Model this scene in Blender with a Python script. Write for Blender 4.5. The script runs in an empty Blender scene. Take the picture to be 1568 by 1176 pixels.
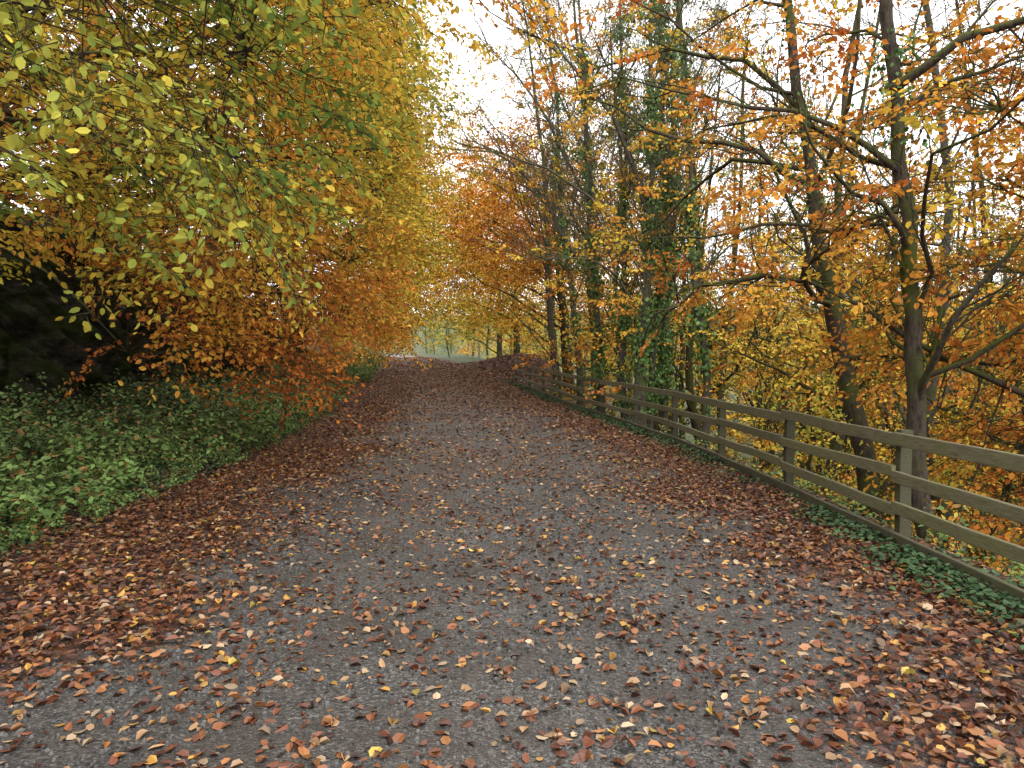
import bpy, math
import numpy as np
rng = np.random.default_rng(11)
sc = bpy.context.scene
UP = np.array([0,0,1.0])

# ---------------------------------------------------------------- helpers
def norm(a):
    return a/np.maximum(np.linalg.norm(a,axis=-1,keepdims=True),1e-9)
def sstep(x,a,b):
    t=np.clip((x-a)/(b-a),0,1); return t*t*(3-2*t)
def clump(P,f,seed):
    r=np.random.default_rng(seed); s=np.zeros(len(P))
    for i in range(5):
        k=r.normal(size=3)*f*(0.7+0.4*i); s+=np.sin(P@k+r.uniform(0,6.28))/(1+0.25*i)
    return s/3.0

# ---------------------------------------------------------------- layout tables
_y=np.linspace(-60,600,3301)
ky=[-60,0,12,14.5,17.5,22,27,31,38,45,55,65,75,90,110,160,600]
kR=[3.3,3.3,3.3,3.1,2.6,1.8,1.1,0.3,-1.3,-3.3,-5.4,-7.6,-11,-19,-34,-80,-420]
kL=[-3.5,-3.5,-4.0,-4.15,-4.4,-5,-5.6,-6.2,-7.2,-8.2,-9.6,-11.6,-15,-23,-38,-84,-424]
zy=[-60,0,12,17,22,27,31,40,50,60,75,100,160,600]
kz=[0,0,0,.06,.16,.33,.52,.95,1.35,1.68,2.1,2.5,3,4]
def _tab(kx,kv):
    a=np.interp(_y,kx,kv); p=np.pad(a,20,mode='edge'); return np.convolve(p,np.ones(41)/41,'valid')
_R=_tab(ky,kR); _L=_tab(ky,kL); _Z=_tab(zy,kz)
Rf=lambda y:np.interp(y,_y,_R)
Lf=lambda y:np.interp(y,_y,_L)
Zp=lambda y:np.interp(y,_y,_Z)

def hgt(x,y):
    x=np.asarray(x,float); y=np.asarray(y,float)
    u=x-Rf(y); v=Lf(y)-x
    z=Zp(y).copy()
    sh=np.interp(y,[0,30,36,60,90],[0.35,0.35,2.5,4,8])
    t=np.maximum(u-sh,0)
    z=z-12.5*(1-np.exp(-t/17))*np.interp(y,[40,85],[1,.45])+sstep(t,60,200)*18
    vp=np.maximum(v,0)
    z=z+0.10*sstep(v,0,1.2)+0.10*np.clip(v-1,0,3)
    z=z+np.interp(y,[0,24,34,50,80],[3.6,3.6,2.4,1.0,.5])*sstep(v,4.9,6.2)
    z=z+0.45*np.clip(v-5.6,0,45)*np.interp(y,[0,40,80,200],[1,.8,.35,.2])
    z=z+1.0*np.exp(-(((u-2.4)/2.0)**2+((y-39)/7.5)**2))*sstep(u,-.2,1.5)
    n=(np.sin(x*1.3+y*.7)+np.sin(x*2.9-y*1.9+1)+.7*np.sin(x*5.1+y*4.3+2)+.5*np.sin(-x*7.7+y*8.9))*0.022
    z=z+n*np.clip(np.maximum(u,v),0,1.0)*np.where(np.maximum(u,v)>3,3,1)
    z=z+np.where(y>160,(y-160)*0.04,0)
    return z

def litter(x,y):
    s=(x-Lf(y))/(Rf(y)-Lf(y))
    wob=.035*(np.sin(y*.9)+np.sin(y*2.3+1))
    e=1-sstep(s+wob,.06,.31)+sstep(s+wob,.66,.95)
    n=(np.sin(x*2.1+y*1.3)+np.sin(x*1.1-y*2.7+2)+np.sin(x*4.3+y*3.9+1))*0.05
    return np.clip(0.24+0.82*e+n+np.interp(y,[0,3,6,10,15,22,30,45,60,68],[.12,.10,0.02,0,.06,.24,.5,.55,.3,-.2]),0,1)

# ---------------------------------------------------------------- mesh builder
class Builder:
    def __init__(s): s.V=[];s.F=[];s.M=[];s.C=[];s.S=[];s.n=0
    def add(s,V,F,mat=0,col=None,smooth=False):
        V=np.asarray(V,float).reshape(-1,3); F=np.asarray(F,np.int64).reshape(-1,4)
        if len(V)==0: return
        s.V.append(V); s.F.append(F+s.n); s.M.append(np.full(len(F),mat)); s.S.append(np.full(len(F),smooth))
        if col is None: col=np.full((len(V),3),.1)
        s.C.append(col); s.n+=len(V)
    def build(s,name,mats,parent=None,link=True,attrs=None):
        V=np.concatenate(s.V);F=np.concatenate(s.F);M=np.concatenate(s.M);C=np.concatenate(s.C);S=np.concatenate(s.S)
        me=bpy.data.meshes.new(name)
        me.vertices.add(len(V)); me.vertices.foreach_set('co',V.astype(np.float32).ravel())
        me.loops.add(len(F)*4); me.loops.foreach_set('vertex_index',F.astype(np.int32).ravel())
        me.polygons.add(len(F)); me.polygons.foreach_set('loop_start',np.arange(0,len(F)*4,4,dtype=np.int32))
        me.polygons.foreach_set('material_index',M.astype(np.int32))
        me.polygons.foreach_set('use_smooth',S.astype(bool))
        a=me.attributes.new('col','FLOAT_COLOR','POINT')
        c4=np.ones((len(V),4),np.float32); c4[:,:3]=C; a.data.foreach_set('color',c4.ravel())
        if attrs:
            for k,val in attrs.items():
                a=me.attributes.new(k,'FLOAT','POINT'); a.data.foreach_set('value',val.astype(np.float32))
        for m in mats: me.materials.append(m)
        me.update(calc_edges=True)
        ob=bpy.data.objects.new(name,me)
        if link: sc.collection.objects.link(ob)
        if parent: ob.parent=parent
        return ob

class Tubes:
    def __init__(s): s.g={}
    def add(s,P,r,k=5):
        P=np.asarray(P,float); P=P[None] if P.ndim==2 else P
        r=np.asarray(r,float); r=np.broadcast_to(r,P.shape[:2])
        s.g.setdefault((P.shape[1],k),[]).append((P,r))
    def into(s,b,mat=0):
        for (n,k),L in s.g.items():
            P=np.concatenate([l[0] for l in L]); r=np.concatenate([l[1] for l in L])
            T=norm(np.gradient(P,axis=1))
            ref=np.where((np.abs(T.mean(1)[:,2])>.75)[:,None],np.array([1.0,.1,0]),np.array([.05,.02,1.0]))[:,None,:]
            A=norm(np.cross(T,ref)); B=np.cross(T,A)
            an=np.arange(k)*2*np.pi/k
            V=P[:,:,None,:]+r[:,:,None,None]*(A[:,:,None,:]*np.cos(an)[None,None,:,None]+B[:,:,None,:]*np.sin(an)[None,None,:,None])
            m=len(P)
            idx=np.arange(m*n*k).reshape(m,n,k); nx=np.roll(idx,-1,axis=2)
            F=np.stack([idx[:,:-1],nx[:,:-1],nx[:,1:],idx[:,1:]],-1)
            b.add(V,F,mat,smooth=True)

def add_leaves(b,P,A,N,l,w,col,six=False,mat=1,curl=0.12):
    n=len(P)
    if n==0: return
    l=np.broadcast_to(l,(n,))[:,None]; w=np.broadcast_to(w,(n,))[:,None]
    A=norm(A); B=norm(np.cross(N,A)); N=np.cross(A,B)
    cu=curl*rng.uniform(-.6,1.4,(n,1))
    if six:
        V=np.stack([P, P+A*l*.25+B*w*.44+N*w*cu, P+A*l*.66+B*w*.42+N*w*cu*1.1, P+A*l-N*l*cu*.9,
                    P+A*l*.66-B*w*.42+N*w*cu*1.1, P+A*l*.25-B*w*.44+N*w*cu],1)
        i=np.arange(n)[:,None]*6
        F=np.concatenate([i+np.array([0,1,2,3]),i+np.array([0,3,4,5])])
        k=6
    else:
        V=np.stack([P,P+A*l*.45+B*w*.5+N*w*cu,P+A*l-N*l*cu*.8,P+A*l*.45-B*w*.5+N*w*cu],1)
        F=np.arange(n)[:,None]*4+np.array([0,1,2,3]); k=4
    b.add(V,F,mat,col=np.repeat(col,k,axis=0))

RT=[0,.22,.42,.60,.8,1.0]
RC=np.array([(.14,.22,.05),(.36,.38,.07),(.72,.52,.07),(.72,.35,.06),(.58,.18,.04),(.26,.085,.035)])
def ramp(t):
    t=np.clip(t,0,1); return np.stack([np.interp(t,RT,RC[:,i]) for i in range(3)],-1)
def jit(c,s=.18):
    return np.clip(c*rng.uniform(1-s*1.8,1+s,(len(c),1)),0.005,.95)

# ---------------------------------------------------------------- spray templates
def make_spray(r,L=1.2,dens=1.0):
    P=[];A=[];N=[];tw=[]
    m=np.array([[x,0.05*math.sin(x*4+r.uniform(0,6)),-0.16*x*x] for x in np.linspace(0,L,4)]); tw.append(m)
    nt=int(12*dens)
    for i in range(nt):
        x=0.08+(L-0.08)*i/nt+r.uniform(-.03,.03); sd=1 if i%2 else -1
        an=math.radians(r.uniform(35,65))*sd; ln=(0.52*(1-x/(L*1.15))+0.12)*r.uniform(.7,1.2)
        o=np.array([x,0,-0.16*x*x]); d=np.array([math.cos(an),math.sin(an),r.uniform(-.3,.2)])
        t=np.linspace(0,1,4)[:,None]; q=o+d*ln*t+np.array([0,0,-.12*ln])*t*t; tw.append(q)
        nl=max(3,int(ln/0.07))
        for j in range(nl):
            f=(j+.6)/nl; p=o+d*ln*f+np.array([0,0,-.12*ln*f*f])
            a2=an+(1 if j%2 else -1)*math.radians(r.uniform(25,60))
            a=np.array([math.cos(a2),math.sin(a2),r.uniform(-1.1,.1)])
            nn=np.array([r.normal(0,.6),r.normal(0,.6),1.0])
            P.append(p+r.normal(0,.02,3));A.append(a);N.append(nn)
    return dict(P=np.array(P),A=norm(np.array(A)),N=norm(np.array(N)),tw=np.array(tw))
SPR=[make_spray(np.random.default_rng(50+i)) for i in range(9)]

def frames(D,roll=.35):
    X=norm(D); Z=norm(UP+rng.normal(0,roll,(len(D),3))); Y=norm(np.cross(Z,X)); Z=np.cross(X,Y)
    return np.stack([X,Y,Z],-1)

def place_sprays(b,tub,pos,D,scale,leaf,tfun,six=False,full=True,keep=1.0,temps=SPR,roll=.4,tw_r=.0035,mat=1,colfun=None,w=.66):
    pos=np.asarray(pos,float); n=len(pos); R=frames(D,roll); which=rng.integers(0,len(temps),n)
    tj=rng.normal(0,.08,n)
    for k,T in enumerate(temps):
        s=np.where(which==k)[0]
        if len(s)==0: continue
        P=np.einsum('mij,nj->mni',R[s],T['P'])*scale[s,None,None]+pos[s,None,:]
        A=np.einsum('mij,nj->mni',R[s],T['A']); N=np.einsum('mij,nj->mni',R[s],T['N'])
        tt=np.repeat(tj[s],len(T['P']))
        P=P.reshape(-1,3);A=A.reshape(-1,3);N=N.reshape(-1,3)
        if keep<1:
            q=rng.random(len(P))<keep; P=P[q];A=A[q];N=N[q];tt=tt[q]
        A=A+rng.normal(0,.25,A.shape); N=N+rng.normal(0,.3,N.shape)
        q=np.linalg.norm(P-np.array([0,0,1.6]),axis=1)>2.4
        P=P[q];A=A[q];N=N[q];tt=tt[q]
        lf=leaf*rng.uniform(.65,1.15,len(P))
        if colfun is not None: c=colfun(P)
        else: c=ramp(tfun(P)+tt+rng.normal(0,.07,len(P)))
        add_leaves(b,P,A,N,lf,lf*w,jit(c),six,mat)
        tw=T['tw'] if full else T['tw'][:1]
        W=np.einsum('mij,tnj->mtni',R[s],tw)*scale[s,None,None,None]+pos[s,None,None,:]
        tub.add(W.reshape(-1,4,3),np.array([1.3,1,.8,.4])*tw_r,3)

# ---------------------------------------------------------------- branching growth
def grow(r,tub,tips,p,d,L,rad,lev,par):
    npt=par['n'][lev]; pts=[np.array(p)]; d=np.array(d,float); st=L/(npt-1)
    for i in range(npt-1):
        d=d+r.normal(0,par['wob'][lev],3)+np.array([0,0,par['up'][lev]]); d/=np.linalg.norm(d)
        pts.append(pts[-1]+d*st)
    pts=np.array(pts); rr=np.maximum(rad*(1-np.linspace(0,1,npt)*par['tap'][lev]),par.get('rmin',.0025))
    tub.add(pts,rr,par['k'][lev])
    if lev>=par['max']:
        tips.append((pts[-2],pts[-1]-pts[-3] if npt>2 else d)); return
    nc=par['c'][lev]
    for i in range(nc):
        t=par['t0'][lev]+(1-par['t0'][lev])*(i+r.uniform(0,1))/nc; f=t*(npt-1); a=int(min(f,npt-2)); q=pts[a]+(pts[a+1]-pts[a])*(f-a)
        dl=pts[a+1]-pts[a]; dl/=np.linalg.norm(dl)
        v=r.normal(size=3); v-=v.dot(dl)*dl; v/=np.linalg.norm(v)
        an=math.radians(r.uniform(*par['ang'][lev])); cd=dl*math.cos(an)+v*math.sin(an)
        grow(r,tub,tips,q,cd,L*par['ls'][lev]*r.uniform(.65,1.2)*(1-.45*t),rr[a]*par['rs']*r.uniform(.75,1.1),lev+1,par)
PAR=dict(n=[14,8,5,4],wob=[.05,.16,.2,.22],up=[.02,.05,.06,.05],tap=[.8,.8,.75,.6],k=[8,5,4,3],max=3,c=[16,7,5,0],t0=[.3,.2,.15,0],
         ang=[(35,75),(25,60),(25,60)],ls=[.5,.5,.5],rs=.5)

# ---------------------------------------------------------------- materials
def newmat(name):
    m=bpy.data.materials.new(name); m.use_nodes=True; nt=m.node_tree; nt.nodes.clear()
    o=nt.nodes.new('ShaderNodeOutputMaterial'); return m,nt,o
def nd(nt,t,**kw):
    n=nt.nodes.new(t)
    for k,v in kw.items():
        n.inputs[k].default_value=v
    return n
def rampn(nt,src,stops,const=False):
    n=nt.nodes.new('ShaderNodeValToRGB'); e=n.color_ramp.elements
    if const: n.color_ramp.interpolation='CONSTANT'
    while len(e)<len(stops): e.new(.5)
    for i,(p,c) in enumerate(stops): e[i].position=p; e[i].color=(*c,1)
    nt.links.new(src,n.inputs[0]); return n.outputs[0]
def mixc(nt,f,a,b,blend='MIX'):
    n=nt.nodes.new('ShaderNodeMix'); n.data_type='RGBA'; n.blend_type=blend
    if isinstance(f,float): n.inputs[0].default_value=f
    else: nt.links.new(f,n.inputs[0])
    for i,v in ((6,a),(7,b)):
        if isinstance(v,tuple): n.inputs[i].default_value=(*v,1)
        else: nt.links.new(v,n.inputs[i])
    return n.outputs[2]
def mth(nt,op,a,b=None):
    n=nt.nodes.new('ShaderNodeMath'); n.operation=op
    for i,v in ((0,a),(1,b)):
        if v is None: continue
        if isinstance(v,(int,float)): n.inputs[i].default_value=v
        else: nt.links.new(v,n.inputs[i])
    return n.outputs[0]
def pos(nt): return nt.nodes.new('ShaderNodeNewGeometry').outputs['Position']
def noise(nt,vec,scale,det=4,rough=.6):
    n=nd(nt,'ShaderNodeTexNoise',Scale=scale,Detail=det,Roughness=rough); nt.links.new(vec,n.inputs['Vector']); return n.outputs['Fac']
def bump(nt,h,s,d=.02):
    n=nd(nt,'ShaderNodeBump',Strength=s,Distance=d); nt.links.new(h,n.inputs['Height']); return n.outputs[0]

def leafmat(name,tr=.38,gloss=0,rough=.45):
    m,nt,o=newmat(name)
    a=nt.nodes.new('ShaderNodeAttribute'); a.attribute_name='col'
    if gloss:
        p=nd(nt,'ShaderNodeBsdfPrincipled',Roughness=rough); p.inputs['Specular IOR Level'].default_value=gloss
        nt.links.new(a.outputs['Color'],p.inputs['Base Color'])
    else:
        p=nt.nodes.new('ShaderNodeBsdfDiffuse'); nt.links.new(a.outputs['Color'],p.inputs['Color'])
    if tr>0:
        t=nt.nodes.new('ShaderNodeBsdfTranslucent'); nt.links.new(a.outputs['Color'],t.inputs['Color'])
        mx=nt.nodes.new('ShaderNodeMixShader'); mx.inputs[0].default_value=tr
        nt.links.new(p.outputs[0],mx.inputs[1]); nt.links.new(t.outputs[0],mx.inputs[2]); nt.links.new(mx.outputs[0],o.inputs[0])
    else: nt.links.new(p.outputs[0],o.inputs[0])
    return m
M_leaf=leafmat('autumn_leaf',.33); M_leaf_far=leafmat('autumn_leaf_distant',0); M_green=leafmat('green_leaf',0,.2,.55); M_dead=leafmat('fallen_leaf',0,.4,.42)
M_stone=leafmat('stone_chip',0.0)

def barkmat(name,base=((.03,.024,.02),(.10,.08,.062)),moss=(.085,.11,.025),amt=.5):
    m,nt,o=newmat(name); P=pos(nt)
    mp=nd(nt,'ShaderNodeMapping'); mp.inputs['Scale'].default_value=(1,1,.3); nt.links.new(P,mp.inputs[0])
    n1=noise(nt,mp.outputs[0],28,3,.7); c=rampn(nt,n1,[(.3,base[0]),(.7,base[1])])
    n2=noise(nt,P,2.2,3); g=nt.nodes.new('ShaderNodeNewGeometry'); sx=nt.nodes.new('ShaderNodeSeparateXYZ'); nt.links.new(g.outputs['Normal'],sx.inputs[0])
    f=mth(nt,'ADD',mth(nt,'MULTIPLY',sx.outputs[2],.22),n2); f=rampn(nt,f,[(.62-amt*.3,(0,0,0)),(.82-amt*.2,(1,1,1))])
    c2=mixc(nt,f,c,moss)
    p=nt.nodes.new('ShaderNodeBsdfDiffuse'); nt.links.new(c2,p.inputs['Color']); nt.links.new(bump(nt,n1,.7,.02),p.inputs['Normal'])
    nt.links.new(p.outputs[0],o.inputs[0]); return m
M_bark=barkmat('mossy_bark',moss=(.08,.095,.025),amt=.6); M_bark2=barkmat('grey_bark',((.045,.04,.033),(.15,.135,.11)),(.09,.115,.035),.35)
M_twig=barkmat('dark_twig',((.03,.022,.018),(.08,.06,.045)),(.08,.09,.03),.2)

def litter_color(nt,P,sc_=17.0):
    v=nd(nt,'ShaderNodeTexVoronoi',Scale=sc_,Randomness=1.0); 
    w=nd(nt,'ShaderNodeTexNoise',Scale=9.0,Detail=2.0); nt.links.new(P,w.inputs['Vector'])
    ad=nt.nodes.new('ShaderNodeVectorMath'); ad.operation='MULTIPLY_ADD'; nt.links.new(w.outputs['Color'],ad.inputs[0]); ad.inputs[1].default_value=(.12,.12,.12); nt.links.new(P,ad.inputs[2])
    nt.links.new(ad.outputs[0],v.inputs['Vector'])
    s=nt.nodes.new('ShaderNodeSeparateColor'); nt.links.new(v.outputs['Color'],s.inputs[0])
    c=rampn(nt,s.outputs[0],[(0,(.03,.014,.01)),(.2,(.08,.028,.016)),(.45,(.14,.05,.024)),(.65,(.20,.08,.033)),(.8,(.24,.12,.06)),(.93,(.28,.16,.05))],True)
    dk=rampn(nt,v.outputs['Distance'],[(.25,(1,1,1)),(.75,(.25,.22,.2))])
    return mixc(nt,1.0,c,dk,'MULTIPLY'),v.outputs['Distance']

def path_mat():
    m,nt,o=newmat('leafy_gravel'); P=pos(nt)
    v1=nd(nt,'ShaderNodeTexVoronoi',Scale=85.0); nt.links.new(P,v1.inputs['Vector'])
    s=nt.nodes.new('ShaderNodeSeparateColor'); nt.links.new(v1.outputs['Color'],s.inputs[0])
    g=rampn(nt,s.outputs[0],[(0,(.020,.019,.018)),(.5,(.058,.054,.050)),(.85,(.105,.099,.091)),(1,(.19,.182,.17))])
    n=noise(nt,P,1.3,5); mud=rampn(nt,n,[(.4,(0,0,0)),(.64,(1,1,1))])
    n3=noise(nt,P,45,4); mc=rampn(nt,n3,[(.3,(.022,.017,.014)),(.7,(.077,.062,.051))])
    c=mixc(nt,mth(nt,'MULTIPLY',mud,.8),g,mc)
    n5=noise(nt,P,.55,3); c=mixc(nt,.6,c,rampn(nt,n5,[(.35,(.62,.58,.55)),(.65,(1.3,1.28,1.24))]),'MULTIPLY')
    lc,ld=litter_color(nt,P)
    a=nt.nodes.new('ShaderNodeAttribute'); a.attribute_name='lit'
    n2=noise(nt,P,7,4,.7); f=mth(nt,'ADD',mth(nt,'SUBTRACT',a.outputs['Fac'],.66),mth(nt,'MULTIPLY',mth(nt,'SUBTRACT',n2,.5),1.2))
    f=rampn(nt,f,[(0,(0,0,0)),(.12,(1,1,1))])
    c=mixc(nt,f,c,lc)
    p=nd(nt,'ShaderNodeBsdfPrincipled',Roughness=.5); nt.links.new(c,p.inputs['Base Color'])
    h=mth(nt,'ADD',mth(nt,'MULTIPLY',v1.outputs['Distance'],-.6),n3)
    nt.links.new(bump(nt,h,.9,.012),p.inputs['Normal']); nt.links.new(p.outputs[0],o.inputs[0]); return m
def ground_mat():
    m,nt,o=newmat('woodland_floor'); P=pos(nt); lc,ld=litter_color(nt,P,15.0)
    a=nt.nodes.new('ShaderNodeAttribute'); a.attribute_name='grn'
    n1=noise(nt,P,22,5,.7); gc=rampn(nt,n1,[(.3,(.02,.03,.01)),(.55,(.055,.075,.02)),(.75,(.11,.12,.035))])
    n2=noise(nt,P,3,5,.7); f=mth(nt,'ADD',a.outputs['Fac'],mth(nt,'MULTIPLY',mth(nt,'SUBTRACT',n2,.5),1.5)); f=rampn(nt,f,[(.4,(0,0,0)),(.6,(1,1,1))])
    c=mixc(nt,f,lc,gc)
    p=nd(nt,'ShaderNodeBsdfPrincipled',Roughness=.8); nt.links.new(c,p.inputs['Base Color'])
    nt.links.new(bump(nt,mth(nt,'ADD',n1,mth(nt,'MULTIPLY',ld,-.5)),.9,.04),p.inputs['Normal']); nt.links.new(p.outputs[0],o.inputs[0]); return m
def rock_mat():
    m,nt,o=newmat('damp_rock'); P=pos(nt); mp=nd(nt,'ShaderNodeMapping'); mp.inputs['Scale'].default_value=(1,1,2.2); nt.links.new(P,mp.inputs[0])
    n1=noise(nt,mp.outputs[0],3,8,.75); c=rampn(nt,n1,[(.35,(.016,.013,.012)),(.52,(.065,.055,.047)),(.72,(.17,.145,.12))])
    n2=noise(nt,P,1.5,5,.7); f=rampn(nt,n2,[(.42,(0,0,0)),(.6,(1,1,1))]); c=mixc(nt,f,c,(.04,.055,.018))
    p=nt.nodes.new('ShaderNodeBsdfDiffuse'); nt.links.new(c,p.inputs['Color']); nt.links.new(bump(nt,n1,1,.25),p.inputs['Normal'])
    nt.links.new(p.outputs[0],o.inputs[0]); return m
def wood_mat():
    m,nt,o=newmat('weathered_mossy_wood'); P=pos(nt); mp=nd(nt,'ShaderNodeMapping'); mp.inputs['Scale'].default_value=(9,1,9); nt.links.new(P,mp.inputs[0])
    n1=noise(nt,mp.outputs[0],7,6,.7); c=rampn(nt,n1,[(.28,(.055,.045,.03)),(.5,(.14,.12,.075)),(.72,(.24,.215,.135))])
    n2=noise(nt,P,3.5,5,.7); f=rampn(nt,n2,[(.38,(0,0,0)),(.6,(1,1,1))]); c=mixc(nt,mth(nt,'MULTIPLY',f,.6),c,(.13,.14,.045))
    a=nt.nodes.new('ShaderNodeAttribute'); a.attribute_name='col'
    c=mixc(nt,1.0,c,a.outputs['Color'],'MULTIPLY')
    p=nd(nt,'ShaderNodeBsdfPrincipled',Roughness=.75); nt.links.new(c,p.inputs['Base Color']); nt.links.new(bump(nt,n1,.6,.01),p.inputs['Normal'])
    nt.links.new(p.outputs[0],o.inputs[0]); return m
M_path=path_mat(); M_ground=ground_mat(); M_rock=rock_mat(); M_wood=wood_mat()

def grid(b,X,Y,Z,mat=0,smooth=True):
    ny,nx=X.shape; i=np.arange(ny*nx).reshape(ny,nx)
    F=np.stack([i[:-1,:-1],i[:-1,1:],i[1:,1:],i[1:,:-1]],-1)
    b.add(np.stack([X,Y,Z],-1),F,mat,smooth=smooth)

# ---------------------------------------------------------------- ground + path + rock
ys=np.concatenate([np.linspace(-60,-3,20),np.arange(-2,14,.14),np.arange(14,50,.3),np.arange(50,120,1.2),np.linspace(121,600,45)])
tx=np.linspace(-1,1,300); xs=2.6*np.sinh(tx*5.6)
X,Y=np.meshgrid(xs,ys); Z=hgt(X,Y); u=X-Rf(Y); v=Lf(Y)-X
Z=Z-np.where((u<-.12)&(v<-.12)&(Y<200),.05,0)
b=Builder(); grid(b,X,Y,Z)
gr=np.clip(np.where(v>0.9,.25+.12*np.clip(v-1,0,3),0)+np.where(u>.5,.45,0)+np.where((Y>48)&(u>1),.3,0)+np.where((u>-.3)&(u<.6),.1,0),0,1)
gr=np.where((u>0)&(u<6)&(Y>29)&(Y<50),-.2,gr)
ground=b.build('ground',[M_ground],attrs={'grn':gr.ravel()})

yy=np.concatenate([np.arange(-12,40,.2),np.arange(40,170,.8)]); ss=np.linspace(0,1,46)
Y,S=np.meshgrid(yy,ss,indexing='ij'); X=(Lf(Y)-.1)*(1-S)+(Rf(Y)-.12)*S
rut=-.02*np.exp(-((S-.33)/.07)**2)-.02*np.exp(-((S-.67)/.07)**2)+.03*np.sin(S*np.pi)
Z=Zp(Y)+.012+rut+.006*(np.sin(X*3+Y*2)+np.sin(X*5-Y*3.3))
b=Builder(); grid(b,X,Y,Z); path=b.build('gravel_path',[M_path],attrs={'lit':litter(X,Y).ravel()})
def pathz(x,y):
    s=(x-Lf(y))/(Rf(y)-Lf(y)); inside=(s>0)&(s<.98)
    zp=Zp(y)+.014-.02*np.exp(-((s-.33)/.07)**2)-.02*np.exp(-((s-.67)/.07)**2)+.03*np.sin(np.clip(s,0,1)*np.pi)+.006*(np.sin(x*3+y*2)+np.sin(x*5-y*3.3))
    return np.where(inside,zp,hgt(x,y))

yy=np.arange(-6,44,.09); zz=np.linspace(0,1,60); Y,T=np.meshgrid(yy,zz,indexing='ij')
x0=Lf(Y)-4.35; H=np.interp(Y,[0,24,34,44],[4.6,4.6,3.4,2.0]); Zr=hgt(x0,Y)-.3+T*H
wy=Y+.35*np.sin(Zr*2.1)+.2*np.sin(Y*3.1); wz=Zr*1.0+.25*np.sin(Y*1.3)+.1*np.sin(Y*4)
def cellh(f1,f2,sd):
    row=np.floor(wz/f1); cell=np.floor(wy/f2+row*.5+.3*np.sin(row*7)); return np.modf(np.abs(np.sin(cell*127.1+row*311.7+sd)*43758.5))[0]
Xr=x0-.9*T**1.2-1.2*np.clip(T-.9,0,1)*10+(cellh(.42,.95,0)-.5)*.26+(cellh(.17,.35,4)-.5)*.14+.10*np.sin(Y*5+Zr*7)+.2*np.sin(Y*.9)+.05*np.sin(Y*13+Zr*19)
b=Builder(); grid(b,Xr,Y,Zr,smooth=True); b.build('rock_face',[M_rock])

# ---------------------------------------------------------------- leaf litter
def scatter(n,y0,y1,x0,x1): 
    y=rng.uniform(y0,y1,n); s=rng.uniform(0,1,n); L=Lf(y)+x0; R=Rf(y)+x1; return L+(R-L)*s,y
LP=np.array([(.055,.022,.015),(.13,.042,.020),(.20,.070,.027),(.28,.115,.038),(.32,.19,.10),(.39,.275,.165),(.42,.225,.05),(.50,.36,.07)])
def litter_leaves(b,n,y0,y1,size,six,mound=False):
    if mound:
        y=rng.uniform(y0,y1,n); x=Rf(y)+rng.uniform(-.2,5.5,n); d=np.full(n,.8)
    else:
        x,y=scatter(n,y0,y1,-1.9,.9)
        d=litter(x,y)
        vv=Lf(y)-x; uu=x-Rf(y)
        d=np.where(vv>0,np.clip(1-vv/1.9,0,1)*.95,d); d=np.where(uu>0,np.clip(.8-uu,0.1,1)*.7,d)
    q=rng.random(n)<(.05+.95*d**1.25); x=x[q];y=y[q];d=d[q]; n=len(x)
    z=pathz(x,y)+.003+rng.uniform(0,.035,n)*np.clip(d*1.5-.3,0.08,1)
    an=rng.uniform(0,6.283,n); A=np.stack([np.cos(an),np.sin(an),rng.normal(0,.2,n)],-1)
    N=np.stack([rng.normal(0,.32,n),rng.normal(0,.32,n),np.ones(n)],-1)
    wc=np.array([.15,.27,.24,.15,.09,.04,.05,.01]); wo=np.array([.09,.17,.18,.17,.20,.10,.08,.01])
    e=rng.random(n)<np.clip(d*1.2,0,1)
    ci=np.where(e,rng.choice(8,n,p=wc),rng.choice(8,n,p=wo))
    c=jit(LP[ci],.3)
    l=size*rng.uniform(.45,1.25,n); P=np.stack([x,y,z],-1)-norm(A)*l[:,None]*.5
    P[:,2]=np.maximum(P[:,2],z-.004)
    add_leaves(b,P,A,N,l,l*rng.uniform(.5,.8,n),c,six,0,curl=.26)
b=Builder(); litter_leaves(b,74000,1.6,13,.060,True); litter_leaves(b,76000,13,40,.085,False); litter_leaves(b,26000,40,66,.13,False); litter_leaves(b,14000,29,50,.13,False,True)
b.build('fallen_leaves',[M_dead])

b=Builder(); n=24000; x,y=scatter(n,2.0,9.5,.3,-.4); sz=rng.uniform(.003,.008,n)*rng.choice([1,1,1,1.7],n); z=pathz(x,y)
cube=np.array([(-1,-1,-.6),(1,-1,-.6),(1,1,-.6),(-1,1,-.6),(-.6,-.6,.7),(.6,-.6,.7),(.6,.6,.7),(-.6,.6,.7)])
an=rng.uniform(0,6.28,n); ca,sa=np.cos(an),np.sin(an)
V=cube[None]*sz[:,None,None]*rng.uniform(.6,1.4,(n,1,3))*rng.uniform(.8,1.2,(n,8,1))
V=np.stack([V[:,:,0]*ca[:,None]-V[:,:,1]*sa[:,None],V[:,:,0]*sa[:,None]+V[:,:,1]*ca[:,None],V[:,:,2]],-1)+np.stack([x,y,z],-1)[:,None,:]
F=np.arange(n)[:,None,None]*8+np.array([(4,5,6,7),(0,1,5,4),(1,2,6,5),(2,3,7,6),(3,0,4,7)])
g=rng.uniform(.03,.16,(n,1))*np.array([1,.96,.91]); b.add(V,F,0,col=np.repeat(g,8,0)); b.build('gravel_stones',[M_stone])

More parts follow.
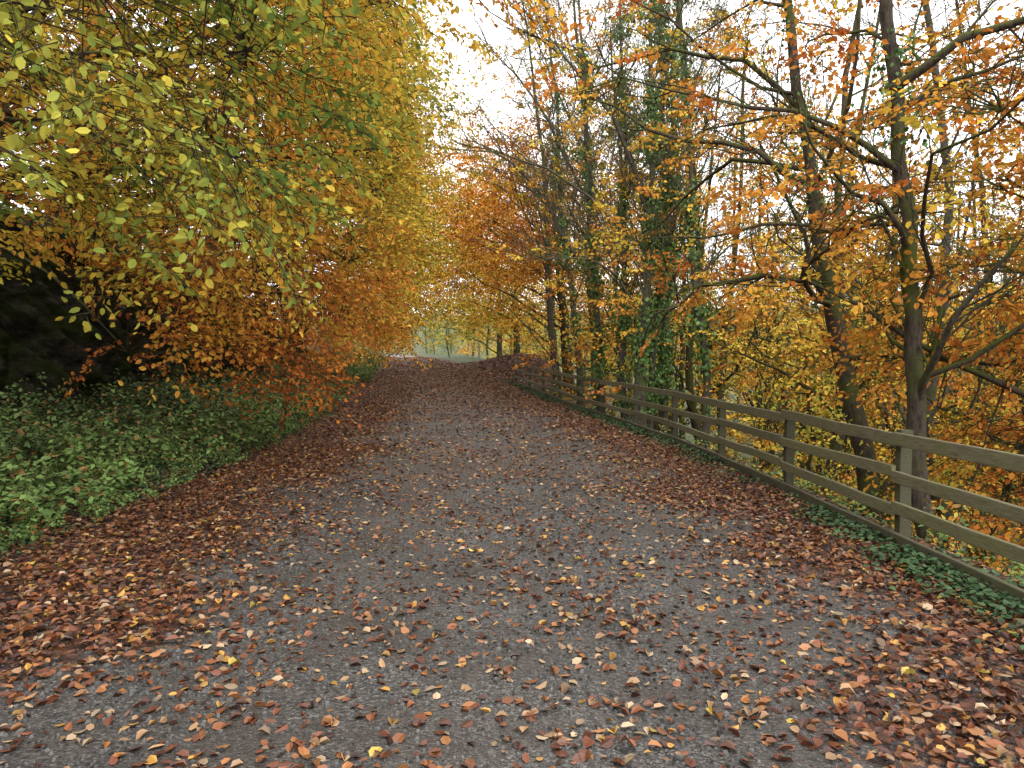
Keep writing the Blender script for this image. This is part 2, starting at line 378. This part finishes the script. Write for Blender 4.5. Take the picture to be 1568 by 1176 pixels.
# ---------------------------------------------------------------- fence
b=Builder()
def box(b,c0,c1,hw,hh,tint,jitter=.006):
    c0=np.array(c0,float);c1=np.array(c1,float); t=norm(c1-c0); upv=np.array([0,0,1.0])
    if abs(t[2])>.9: upv=np.array([0,1.0,0])
    s=norm(np.cross(t,upv)); w=np.cross(s,t); bev=.12
    prof=[(-1,-1+bev),(-1+bev,-1),(1-bev,-1),(1,-1+bev),(1,1-bev),(1-bev,1),(-1+bev,1),(-1,1-bev)]
    nseg=5; V=[]
    for i in range(nseg+1):
        c=c0+(c1-c0)*i/nseg+rng.normal(0,jitter*.5,3)*(0 if i in(0,nseg) else 1)
        for a,d in prof: V.append(c+s*a*hw+w*d*hh)
    V=np.array(V);F=[]
    for i in range(nseg):
        for j in range(8): F.append((i*8+j,i*8+(j+1)%8,i*8+8+(j+1)%8,i*8+8+j))
    for o,rv in ((0,1),(nseg*8,0)):
        for q in [(0,1,2,3),(0,3,4,7),(7,4,5,6)]: F.append(tuple(o+k for k in (q if rv else q[::-1])))
    b.add(V,np.array(F),0,col=np.full((len(V),3),tint))
arc=[];yv=6.15-2.55*3
while yv<33: 
    arc.append(yv); yv+=2.55
pp=[(Rf(a)+0.0,a) for a in arc]
for i,(x,y) in enumerate(pp):
    g=float(hgt(x,y)); l=rng.normal(0,.014,2)
    box(b,(x+.055,y,g-.4),(x+.055+l[0],y+l[1],Zp(y)+.985+rng.uniform(-.01,.02)),.05,.045,rng.uniform(.38,.6))
for i in range(len(pp)-1):
    (x0,y0),(x1,y1)=pp[i],pp[i+1]
    for zc,hh in ((.93,.055),(.62,.05),(.33,.05)):
        o0,o1=rng.normal(0,.014,2)
        box(b,(x0-.022,y0+.004,Zp(y0)+zc+o0),(x1-.022,y1-.004,Zp(y1)+zc+o1),.02,hh,rng.uniform(.75,1.15))
    box(b,(x0-.024,y0+.004,Zp(y0)+.05),(x1-.024,y1-.004,Zp(y1)+.05),.022,.075,rng.uniform(.4,.6))
b.build('wooden_fence',[M_wood])

# ---------------------------------------------------------------- undergrowth
def make_plant(r,kind):
    P=[];A=[];N=[];tw=[]
    for sidx in range(r.integers(3,6)):
        az=r.uniform(0,6.28); ln=r.uniform(.35,.8); lean=r.uniform(.1,.5) if kind==0 else r.uniform(.7,1.4)
        t=np.linspace(0,1,4)[:,None]; h=np.array([math.cos(az),math.sin(az),0]); o=h*r.uniform(0,.12)
        q=o+h*lean*ln*t*t+np.array([0,0,ln])*(t-(.35 if kind else .05)*t*t); tw.append(q)
        nl=int(ln/.05)
        for j in range(nl):
            f=.15+.85*j/nl; p=o+h*lean*ln*f*f+np.array([0,0,ln])*(f-(.35 if kind else .05)*f*f)
            for k in (0,1):
                a=az+j*1.57+k*3.14+r.normal(0,.3); A.append([math.cos(a),math.sin(a),r.uniform(-.9,.3)]); N.append([r.normal(0,.45),r.normal(0,.45),1]); P.append(p+np.array([math.cos(a),math.sin(a),0])*.02)
    return dict(P=np.array(P),A=norm(np.array(A)),N=norm(np.array(N,float)),tw=np.array(tw))
PL=[make_plant(np.random.default_rng(90+i),i%2) for i in range(8)]
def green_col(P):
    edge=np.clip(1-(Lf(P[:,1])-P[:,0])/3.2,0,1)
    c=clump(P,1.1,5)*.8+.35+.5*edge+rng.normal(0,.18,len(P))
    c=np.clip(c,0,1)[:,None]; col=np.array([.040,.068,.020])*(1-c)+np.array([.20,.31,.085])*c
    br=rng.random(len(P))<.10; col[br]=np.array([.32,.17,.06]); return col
def plants(name,xy,sc_lo,sc_hi,leaf,colfun,keep=1.0,six=False,big=None):
    b=Builder();tb=Tubes(); x,y=xy; P=np.stack([x,y,hgt(x,y)-.02],-1)
    az=rng.uniform(0,6.28,len(x)); D=np.stack([np.cos(az),np.sin(az),np.zeros(len(x))],-1)
    s=rng.uniform(sc_lo,sc_hi,len(x))
    if big is not None: s=s*(1+big*np.clip(clump(P,.9,77),-.5,1))
    place_sprays(b,tb,P,D,s,leaf,None,six=six,temps=PL,roll=.15,colfun=colfun,keep=keep,w=.6)
    tb.into(b,0); return b.build(name,[M_twig,M_green])
n=2400; y=3.2+(62-3.2)*rng.random(n)**1.4; v=rng.uniform(.55,4.5,n); v=np.where(y>30,rng.uniform(.1,5,n),v); q=(y>5.5)|(v>1.6)
Pq=np.stack([-v,y,0*y],-1); q&=clump(Pq,1.4,15)+rng.normal(0,.3,n)>-.3
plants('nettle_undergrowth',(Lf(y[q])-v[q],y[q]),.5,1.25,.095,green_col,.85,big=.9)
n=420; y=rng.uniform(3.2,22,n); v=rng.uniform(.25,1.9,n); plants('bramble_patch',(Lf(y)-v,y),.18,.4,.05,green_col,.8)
n=430; y=rng.uniform(3,29,n); uu=rng.uniform(.5,6,n)
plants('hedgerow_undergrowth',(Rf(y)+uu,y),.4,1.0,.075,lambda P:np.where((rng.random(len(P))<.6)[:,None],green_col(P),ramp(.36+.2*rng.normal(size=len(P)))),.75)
def ivy_col(P):
    c=np.clip(rng.random(len(P))*.8+.2*clump(P,2,3),0,1)[:,None]; return np.array([.022,.05,.02])*(1-c)+np.array([.085,.15,.06])*c
b=Builder(); n=19000; y=3+30*rng.random(n)**1.3; x=Rf(y)+rng.normal(-.14,.19,n)
y2=2.6+18*rng.random(11000)**1.2; x2=Lf(y2)-rng.gamma(2,.45,11000)-.15
x=np.concatenate([x,x2]);y=np.concatenate([y,y2]); P=np.stack([x,y,np.zeros(len(x))],-1)
q=clump(P,2.2,9)+rng.normal(0,.25,len(P))>-.12; P=P[q]; P[:,2]=pathz(P[:,0],P[:,1])+.01+rng.uniform(0,.08,len(P))
n=len(P); an=rng.uniform(0,6.28,n)
add_leaves(b,P,np.stack([np.cos(an),np.sin(an),rng.normal(0,.3,n)],-1),np.stack([rng.normal(0,.4,n),rng.normal(0,.4,n),np.ones(n)],-1),rng.uniform(.03,.06,n),rng.uniform(.03,.055,n),ivy_col(P),True,0)
b.build('ivy_groundcover',[M_green])

# ---------------------------------------------------------------- leafy limb tree
def limb_tree(name,base,top,r0,S,tfun,leaf,six=False,full=True,keep=1.0,scale=(.8,1.4),perlimb=22,lift=.12,bark=None,outward=None,extra=None,far=False,cr=1.0):
    b=Builder();tb=Tubes(); base=np.array(base,float);top=np.array(top,float); S=np.asarray(S)
    t=np.linspace(0,1,12)[:,None]; tr=base+(top-base)*t; tr[1:-1,:2]+=np.cumsum(rng.normal(0,.06,(10,2)),0)
    tb.add(tr,r0*(1.15-np.linspace(0,1,12)*.95),9)
    K=max(3,len(S)//perlimb); C=S[rng.choice(len(S),K,replace=False)]; LPs=[]
    for c in C:
        hd=np.linalg.norm(c[:2]-base[:2]); za=np.clip(c[2]-.45*hd,base[2]+.8,top[2]-.2); f=(za-base[2])/(top[2]-base[2])*11; i=int(min(f,10)); a=tr[i]+(tr[i+1]-tr[i])*(f-i)
        m=(a+c)/2+UP*lift*np.linalg.norm(c-a)+rng.normal(0,.3,3)
        t=np.linspace(0,1,9)[:,None]; q=a*(1-t)**2+2*m*t*(1-t)+c*t*t; q[1:-1]+=rng.normal(0,.07,(7,3))
        rr=np.clip(.012*np.linalg.norm(c-a),.02,r0*.5)*cr; tb.add(q,rr*(1-.8*np.linspace(0,1,9)),5); LPs.append(q[2:])
    LPs=np.concatenate(LPs)
    d=((S[:,None,:]-LPs[None])**2).sum(-1); j=d.argmin(1); a=LPs[j]
    vec=S-a; ln=np.linalg.norm(vec,axis=1,keepdims=True)
    t=np.linspace(0,1,4)[None,:,None]; q=a[:,None]+vec[:,None]*t+UP*.10*(t*(1-t))*4*ln[:,None]*.5
    q[:,1:3]+=rng.normal(0,.05,(len(q),2,3))
    tb.add(q,np.array([.012,.009,.007,.004])*cr,3)
    D=norm(vec+.01)*.7+rng.normal(0,.35,S.shape); 
    if outward is not None: D=D+np.array(outward)
    D[:,2]=np.clip(D[:,2]*.5-.12,-.6,.3)
    place_sprays(b,tb,S,D,rng.uniform(*scale,len(S)),leaf,tfun,six=six,full=full,keep=keep)
    if extra: extra(b,tb)
    tb.into(b,0); return b.build(name,[bark or M_bark,M_leaf_far if far else M_leaf])

def left_env(n,y0,y1,ztop,seed):
    y=rng.uniform(y0,y1,n*4); z=1.2+(ztop-1.2)*rng.random(n*4)
    over=np.interp(z,[1,2,3.5,6,9,14],[.0,.35,.9,1.7,1.6,.6])+.45*np.sin(y*1.1)+.4*np.sin(y*2.7+z)
    x=Lf(y)+over-rng.exponential(1.6,n*4)
    zl=np.where(y<9,2.3,1.9)+np.clip(Lf(y)+over-x,0,4)*.46+.35*np.sin(y*2.2)+np.interp(y,[7,9,11,13,16,30,45],[.25,.2,-.7,-.7,.1,.6,1.2])
    P=np.stack([x,y,z],-1)
    q=(z>zl)&(x>Lf(y)-6.5)&(z<ztop-.3*np.abs(y-(y0+y1)/2)**1.1)&((y>4)|(z>4))
    q&=clump(P*np.array([1,1,1.8]),.95,seed)+rng.normal(0,.12,len(P))>-.34
    return P[q][:n]
def tleft(P):
    y,z=P[:,1],P[:,2]
    t=.345+np.interp(y,[3,6,9,14,25,40],[-.15,-.09,0,.05,.05,.05])+np.interp(z,[1,3,4.5,6,12],[.42,.32,.12,0,-.02])*np.interp(y,[5,8,11,15,20],[.1,.5,1,1,.5])
    return t+.21*clump(P,.55,21)+.09*clump(P,1.8,22)
for i,(yc,w,n,zt,leaf,six,full,keep) in enumerate([(7.5,3.2,320,8.5,.09,True,True,1),(11.5,3.2,460,10,.09,False,True,1),(16,3.8,530,12,.10,False,False,.9),(21.5,4.2,520,14,.12,False,False,.8),(28,5,490,16,.14,False,False,.7),(36,6,430,18,.17,False,False,.65),(46,7,360,19,.21,False,False,.55)]):
    S=left_env(n,yc-w,yc+w,zt,200+i); xb=Lf(yc)-5.9
    limb_tree('beech_tree',(xb,yc,float(hgt(xb,yc))-.3),(xb+1.2,yc+.3,zt+.5),.26,S,tleft,leaf,six,full,keep,outward=(.35,-.25,0),scale=(.8,1.4) if yc<25 else (1.1,1.9),bark=M_twig,far=yc>18)
S=np.stack([rng.uniform(-4.8,-1.2,90),rng.uniform(3.6,6.5,90),rng.uniform(2.5,4.6,90)],-1)
S=S[(S[:,2]>1.6+.18*S[:,1]+.35*np.clip(S[:,0]+3.2,0,3))&(S[:,0]/S[:,1]<-.22)]
S3=np.stack([rng.uniform(-9.5,-5,170),rng.uniform(6,11,170),rng.uniform(2.9,7.8,170)],-1)
S=np.concatenate([S,S3])
def tnear(P): return .22+.14*clump(P,.8,31)+np.interp(P[:,1],[6,8],[0,.15])
S2=np.stack([np.linspace(-1.6,.1,9)+rng.normal(0,.1,9),6.3+rng.normal(0,.35,9),4.75+rng.normal(0,.12,9)],-1)
def extra(b,tb):
    place_sprays(b,tb,S2,np.tile([1.0,-.1,-.35],(9,1))+rng.normal(0,.2,(9,3)),rng.uniform(.45,.75,9),.065,lambda P:.45+.2*clump(P,1,3),six=True)
    q=np.array([(-6,6.8,4.3),(-4,6.6,4.9),(-2.2,6.4,5.1),(-.8,6.3,5.0),(.3,6.2,4.8)]); tb.add(q,np.array([.03,.02,.014,.009,.004]),5)
limb_tree('beech_tree',(-8.9,6.5,float(hgt(-9.4,6.5))-.5),(-8.2,6.5,7.5),.2,S,tnear,.080,True,True,.8,scale=(.5,1.0),outward=(.5,-.1,0),extra=extra,bark=M_twig,cr=.6)

def ell(n,c,r,shell=.5):
    d=norm(rng.normal(size=(n,3))); k=rng.random(n)**(shell)*1.0; return np.array(c)+d*k[:,None]*np.array(r)
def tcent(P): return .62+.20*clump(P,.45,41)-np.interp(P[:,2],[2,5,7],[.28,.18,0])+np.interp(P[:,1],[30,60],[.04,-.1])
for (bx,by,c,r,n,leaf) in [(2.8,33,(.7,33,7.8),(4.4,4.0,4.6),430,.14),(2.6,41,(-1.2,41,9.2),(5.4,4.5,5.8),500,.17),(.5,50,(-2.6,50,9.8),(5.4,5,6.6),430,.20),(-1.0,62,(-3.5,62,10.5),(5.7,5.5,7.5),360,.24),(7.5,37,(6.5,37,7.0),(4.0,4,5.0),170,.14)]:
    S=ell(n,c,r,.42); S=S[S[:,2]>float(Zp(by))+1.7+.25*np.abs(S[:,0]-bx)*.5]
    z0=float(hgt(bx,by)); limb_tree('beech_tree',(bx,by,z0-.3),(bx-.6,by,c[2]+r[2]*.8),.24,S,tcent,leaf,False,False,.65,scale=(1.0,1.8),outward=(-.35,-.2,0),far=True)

# ---------------------------------------------------------------- ivy on stems
def ivy_on(b,poly,rad,n,z0,z1,spread=.16,leaf=.07,mat=1):
    poly=np.asarray(poly); seg=np.linspace(0,1,len(poly)); f=rng.random(n)
    P=np.stack([np.interp(f,seg,poly[:,i]) for i in range(3)],-1); q=(P[:,2]>z0)&(P[:,2]<z1)
    q&=(np.sin(P[:,2]*2.3+poly[0,0]*9)+np.sin(P[:,2]*5.1+poly[0,1]*5)*.6+rng.normal(0,.5,n)>-.25); P=P[q];n=len(P)
    a=rng.uniform(0,6.28,n); O=np.stack([np.cos(a),np.sin(a),np.zeros(n)],-1)
    bul=.4+.9*np.clip(np.sin(P[:,2]*1.7+poly[0,0]*5)+.2+.4*np.sin(P[:,2]*4+a),0,2)
    P=P+O*(rad+np.abs(rng.normal(0,spread,n))*bul)[:,None]
    l=leaf*rng.uniform(.6,1.2,n)
    add_leaves(b,P,np.stack([rng.normal(0,.5,n),rng.normal(0,.5,n),-np.ones(n)],-1),O+rng.normal(0,.35,(n,3))+UP*.3,l,l*.85,jit(ivy_col(P)*np.array([2.2,2.1,1.35])),False,mat)

def grown_tree(name,pts,r0,r1,par,seed,leaf=None,tf=None,keepn=0,ivy=None,bark=None,limbs=(),scale=(.3,.6),zc=99,zs=4.0,keep=.6,far=False,ll=(.6,1.5),ln=9):
    r=np.random.default_rng(seed); b=Builder();tb=Tubes();tips=[]
    pts=np.array(pts,float); n=16; s=np.linspace(0,1,len(pts)); f=np.linspace(0,1,n)
    tr=np.stack([np.interp(f,s,pts[:,i]) for i in range(3)],-1); k=np.array([.25,.5,.25])
    for _ in range(2):
        for i in range(3): tr[1:-1,i]=np.convolve(tr[:,i],k,'valid')
    tr[1:-1,:2]+=r.normal(0,.03,(n-2,2)); rr=r0+(r1-r0)*f; rr[0]*=1.3; tb.add(tr,rr,10)
    L=np.linalg.norm(tr[-1]-tr[0]); nc=par['c'][0]; st=par['t0'][0]
    for i in range(nc):
        t=st+(1-st)*(i+r.uniform(0,1))/nc; g=t*(n-1); a=int(min(g,n-2)); q=tr[a]+(tr[a+1]-tr[a])*(g-a); dl=norm(tr[a+1]-tr[a])
        v=r.normal(size=3); v-=v.dot(dl)*dl; v/=np.linalg.norm(v); an=math.radians(r.uniform(*par['ang'][0])); cd=dl*math.cos(an)+v*math.sin(an)
        grow(r,tb,tips,q,cd,L*par['ls'][0]*r.uniform(.6,1.2)*(1-.4*t),rr[a]*par['rs']*r.uniform(.6,1.1),1,par)
    for lp,lr in limbs:
        lp=np.array(lp,float); f2=np.linspace(0,1,8); s2=np.linspace(0,1,len(lp)); q=np.stack([np.interp(f2,s2,lp[:,i]) for i in range(3)],-1); q[1:-1]+=r.normal(0,.05,(6,3))
        tb.add(q,lr*(1-.75*f2),7)
        for i in range(ln):
            j=r.integers(2,8); grow(r,tb,tips,q[j],norm(q[j]-q[j-1])+r.normal(0,.6,3),r.uniform(*ll),lr*.3,2,par)
    if keepn and len(tips):
        TZ=np.array([t_[0][2] for t_ in tips]); pw=np.exp(-np.maximum(TZ-zc,0)/zs); pw/=pw.sum()
        sel=r.choice(len(tips),min(keepn,len(tips)),replace=False,p=pw); P=np.array([tips[i][0] for i in sel]); D=np.array([tips[i][1] for i in sel]); D=norm(D); D[:,2]=D[:,2]*.4-.1
        place_sprays(b,tb,P,D,rng.uniform(*scale,len(P)),leaf,tf,full=False,keep=keep,tw_r=.003)
    if ivy:
        ivy_on(b,tr,r0*.8,*ivy,mat=2)
    tb.into(b,0); return b.build(name,[bark or M_bark,M_leaf_far if far else M_leaf,M_green]),tips

def P_(**k):
    d=dict(PAR); d.update(k); return d
ash=P_(c=[17,7,6,0],up=[.02,.13,.12,.08],ang=[(25,50),(20,45),(20,50)],ls=[.3,.55,.6],t0=[.25,.15,.1,0],rs=.42,rmin=.004)
for i,(x,y,h,lx,r0) in enumerate([(2.55,20.5,15,-1.0,.10),(2.95,19.0,14,-.2,.09),(3.15,17.5,15,.3,.12),(3.5,18.2,13.5,.9,.09),(3.95,18.5,14,-.3,.11),(2.3,24,16,-1.6,.12),(4.5,16.5,13,-1.0,.10)]):
    lim=[]
    if i==2: lim=[([(3.2,17.5,3.6),(2.3,17,5.0),(1.1,16.6,5.9),(-.2,16.2,6.2)],.05),([(3.25,17.5,5.5),(2.1,17,7.6),(.8,16.7,8.8),(-.5,16.4,9.4)],.055),([(3.2,17.5,2.8),(2.4,17,3.7),(1.5,16.7,4.0),(.7,16.3,3.9)],.035)]
    if i==5: lim=[([(2.1,24,5),(.9,23.5,7.2),(-.6,23,8.2),(-1.8,22.6,8.4)],.06),([(1.9,24,8),(.6,23.5,10.2),(-.8,23,11.6)],.055)]
    z=float(hgt(x,y)); grown_tree('ash_tree',[(x,y,z-.3),(x+lx*.1,y,z+h*.2),(x+lx*.55+.15,y,z+h*.4),(x+lx*.5,y,z+h*.65),(x+lx,y,z+h)],r0,.02,ash,300+i,ivy=(5800 if i<5 else 3400,.3,10.5,.24,.105),bark=M_bark2,leaf=.08,tf=lambda P:.48+.14*clump(P,1,2),keepn=60,scale=(.2,.55),far=True,limbs=lim,ll=(1.2,2.6),ln=16)
big=P_(c=[20,8,7,0],up=[.02,.10,.10,.07],ang=[(30,60),(20,50),(20,50)],ls=[.42,.55,.6],t0=[.3,.15,.1,0],rs=.42,rmin=.006)
for i,(x,y,h,lx,r0) in enumerate([(3.2,26,17,-1.2,.2),(4.8,23,16,.5,.17),(1.9,29,16,-1.5,.17)]):
    z=float(hgt(x,y)); grown_tree('ash_tree',[(x,y,z-.3),(x+lx*.3,y,z+h*.3),(x+lx*.4,y,z+h*.6),(x+lx,y,z+h)],r0,.03,big,350+i,bark=M_bark2,leaf=.11,tf=lambda P:.5+.17*clump(P,.6,2),keepn=160,scale=(.3,.8),zc=7,zs=3,far=True)

oak=P_(c=[17,8,6,0],t0=[.22,.15,.1,0],wob=[.05,.24,.28,.28],up=[.02,.04,.05,.04],ls=[.42,.5,.5],ang=[(40,80),(25,65),(25,60)],rs=.42,rmin=.004)
tor=lambda P:.55+.16*clump(P,.7,61)
grown_tree('oak_tree',[(5.3,10.2,-1.4),(4.8,10,.8),(4.4,10,2.25),(4.25,10,3.4),(4.05,10,4.4),(3.7,10,6.6),(3.2,10.3,10.5)],.15,.04,oak,401,leaf=.08,tf=tor,keepn=140,zc=3.5,zs=2.8,
   limbs=[([(4.4,10,2.4),(3.9,9.8,2.75),(3.2,9.7,2.7),(2.5,9.9,2.5),(2.0,10.1,2.25)],.055),([(4.15,10,4.0),(3.3,10.1,4.5),(2.2,10.6,4.9),(1.0,11,5.6)],.05),([(4.0,10,5.0),(3.1,10.3,5.9),(2.0,10.8,6.2),(.9,11.4,6.0)],.045)],ivy=(1500,3.5,7,.12,.06))
grown_tree('oak_tree',[(4.15,7,-.9),(4.0,7,.9),(3.93,7,1.6),(3.82,7,2.9),(3.6,7,4.7),(3.4,7.1,8)],.105,.05,oak,402,leaf=.078,tf=lambda P:.66+.15*clump(P,.7,62),keepn=90,zc=3.5,zs=2.5,
   limbs=[([(3.65,7,4.2),(4.2,6.6,4.6),(4.9,6.2,4.55),(5.6,6,4.7)],.05),([(3.75,7,3.4),(3.1,7.2,4.0),(2.2,7.6,4.3),(1.2,8,4.7)],.035)],ivy=(3200,3.6,6.5,.17,.06),bark=M_bark)
for i,(x,y,h,lx,r0,kn,ta) in enumerate([(7.5,11.5,13,-1.6,.13,140,.60),(6.6,15.5,14,1.0,.16,140,.54),(9.0,8.6,13,-1.8,.14,150,.68),(10,14,15,1.2,.17,130,.60),(5.8,21,15,-1.2,.15,150,.58),(8.3,19.5,15,1.6,.18,110,.42),(4.3,26,15,-.8,.17,150,.64),(12.5,18,16,-1.6,.2,110,.58),(7,28,16,1,.18,120,.54)]):
    z=float(hgt(x,y)); grown_tree('beech_tree' if i%2 else 'oak_tree',[(x,y,z-.4),(x+lx*.6,y,z+h*.22),(x+lx*.25,y,z+h*.5),(x+lx,y,z+h)],r0,.03,oak,500+i,leaf=.10,tf=lambda P,ta=ta:ta+.14*clump(P,.5,70+i),keepn=kn,scale=(.5,1.0),bark=M_bark if i%3 else M_bark2,zc=5.5,zs=3,far=True)

S=[]
for (a,c,n,sp) in [((6.2,6.0,3.4),(2.9,6.6,3.15),28,.28),((6.5,6.3,4.3),(3.4,6.8,3.75),26,.3),((6.0,6.5,2.6),(3.1,7.4,2.5),24,.3),((6.5,7.5,4.9),(4.1,7.8,4.4),18,.3),((6.8,7,2.2),(4.6,8,1.6),28,.35),((7.2,7.5,1.2),(5.0,8,.6),30,.4),((7.4,8,.3),(5.2,8,-.4),30,.4)]:
    t=rng.random(n)[:,None]; S.append(np.array(a)+(np.array(c)-np.array(a))*t+rng.normal(0,sp,(n,3))*np.array([1,1,.45]))
S=np.concatenate(S); zb=float(hgt(7.6,7))
limb_tree('beech_tree',(7.6,7,zb-.3),(7.2,7,8),.2,S,lambda P:.61+.13*clump(P,.9,81)+np.interp(P[:,0],[3,6],[-.05,.12]),.078,True,True,.7,scale=(.5,.9),outward=(-.6,-.1,0),perlimb=14,lift=.05)
for i,(x,y,n,ta) in enumerate([(6.2,9.5,50,.52),(7.5,12,60,.46),(6.5,16,60,.36),(9,15,70,.52),(5.2,22,60,.42),(7.6,23,70,.54),(11.5,11,70,.66),(4,29,70,.62),(10.5,20,70,.42),(8.5,9.3,60,.70)]):
    z=float(hgt(x,y)); S=ell(n,(x,y,z+2.3),(1.9,1.9,2.3),.5)
    limb_tree('beech_sapling',(x,y,z-.2),(x+.3,y,z+4.2),.06,S,lambda P,ta=ta:ta+.18*clump(P,.7,90+i),.09 if y<14 else .11,False,y<12,.6,scale=(.6,1.1),far=True)

# ---------------------------------------------------------------- distant woodland (instanced variants)
wood=bpy.data.objects.new('distant_woodland',None); sc.collection.objects.link(wood)
variants=[]
for i,(ta,kn,up) in enumerate([(.42,180,.05),(.60,190,.05),(.28,160,.1),(.50,60,.08),(.74,180,.04),(.34,40,.1)]):
    slim=i==5
    ob,_=grown_tree('tree_variant',[(0,0,-.5),(.5*(-1)**i,0,4),(.1,.3,8),(.5,0,15)],.12 if slim else .2,.04,P_(c=[10 if slim else 15,6,4,0],t0=[.35 if slim else .18,.15,.1,0],ls=[.3 if slim else .42,.5,.5],up=[.02,up,.05,.04],wob=[.05,.22,.24,.24],k=[7,4,3,3],rmin=.007),700+i,leaf=.12 if slim else .18,tf=lambda P,ta=ta:ta+.16*clump(P,.45,110+i),keepn=kn,scale=(.5,1.0) if slim else (.9,1.6),bark=M_bark if i%2 else M_bark2,zc=6,zs=5,keep=.5,far=True)
    sc.collection.objects.unlink(ob); variants.append(ob.data)
def inst(x,y,s,k):
    o=bpy.data.objects.new('woodland_tree',variants[k]); o.location=(x,y,float(hgt(x,y))-.4*s); o.rotation_euler=(rng.normal(0,.04),rng.normal(0,.04),rng.uniform(0,6.28)); o.scale=(s,s,s*rng.uniform(.9,1.15)); o.parent=wood; sc.collection.objects.link(o)
def region(n,fx,fy,smin,smax,ks,md=3.0,mr=3.0,ml=4.5):
    pts=[]
    for _ in range(n*12):
        if len(pts)>=n: break
        y=rng.uniform(*fy); x=rng.uniform(*fx)
        if x<Rf(y)+mr and x>Lf(y)-ml: continue
        if any((x-a)**2+(y-b_)**2<md*md for a,b_ in pts): continue
        pts.append((x,y)); inst(x,y,rng.uniform(smin,smax),int(rng.choice(ks)))
region(22,(6,20),(12,34),.8,1.1,[5,5,5,3],1.6)
region(14,(12,34),(12,45),.9,1.2,[0,2,1,2,3,4],4)
region(16,(5,45),(45,85),.9,1.2,[0,1,1,2,3],5)
region(14,(35,100),(20,120),1.1,1.5,[0,1,2,3],8)
region(12,(-36,-13),(4,60),.8,1.1,[0,1,2,4],6)
region(30,(-50,20),(78,140),.7,1.0,[0,0,1,2,2],5)
region(26,(-34,12),(60,100),.28,.5,[2,2,0,4],2.2,1.8,1.6)
region(14,(-110,90),(150,240),1.2,1.7,[0,1,2],12)

# ---------------------------------------------------------------- camera, light, world
cam=bpy.data.cameras.new('camera'); co=bpy.data.objects.new('camera',cam); sc.collection.objects.link(co); sc.camera=co
cam.sensor_width=36; cam.lens=25.3; cam.clip_end=2000; cam.clip_start=.05
co.location=(0,0,1.6); co.rotation_euler=(math.radians(90-1.9),0,0)
sl=bpy.data.lights.new('sun','SUN'); sl.energy=1.4; sl.angle=math.radians(25); sl.color=(1,.98,.95)
so=bpy.data.objects.new('sun',sl); sc.collection.objects.link(so); el=math.radians(55); so.rotation_euler=(math.radians(35),0,math.radians(25))
w=bpy.data.worlds.new('World'); sc.world=w; w.use_nodes=True; nt=w.node_tree; nt.nodes.clear()
w.cycles.sampling_method='NONE'
sk=nt.nodes.new('ShaderNodeTexSky'); sk.sky_type='NISHITA'; sk.sun_disc=False; sk.sun_elevation=el; sk.sun_rotation=math.radians(155)
hs=nt.nodes.new('ShaderNodeHueSaturation'); hs.inputs['Saturation'].default_value=.1; nt.links.new(sk.outputs[0],hs.inputs['Color'])
mx=nt.nodes.new('ShaderNodeMix'); mx.data_type='RGBA'; mx.inputs[0].default_value=.75; nt.links.new(hs.outputs[0],mx.inputs[6]); mx.inputs[7].default_value=(22,22,22,1)
bg=nt.nodes.new('ShaderNodeBackground'); bg.inputs[1].default_value=.15; nt.links.new(mx.outputs[2],bg.inputs[0])
o=nt.nodes.new('ShaderNodeOutputWorld'); nt.links.new(bg.outputs[0],o.inputs[0])
sc.view_settings.view_transform='Standard'; sc.view_settings.look='None'; sc.view_settings.exposure=0
print('POLYS',sum(len(m.polygons) for m in bpy.data.meshes))
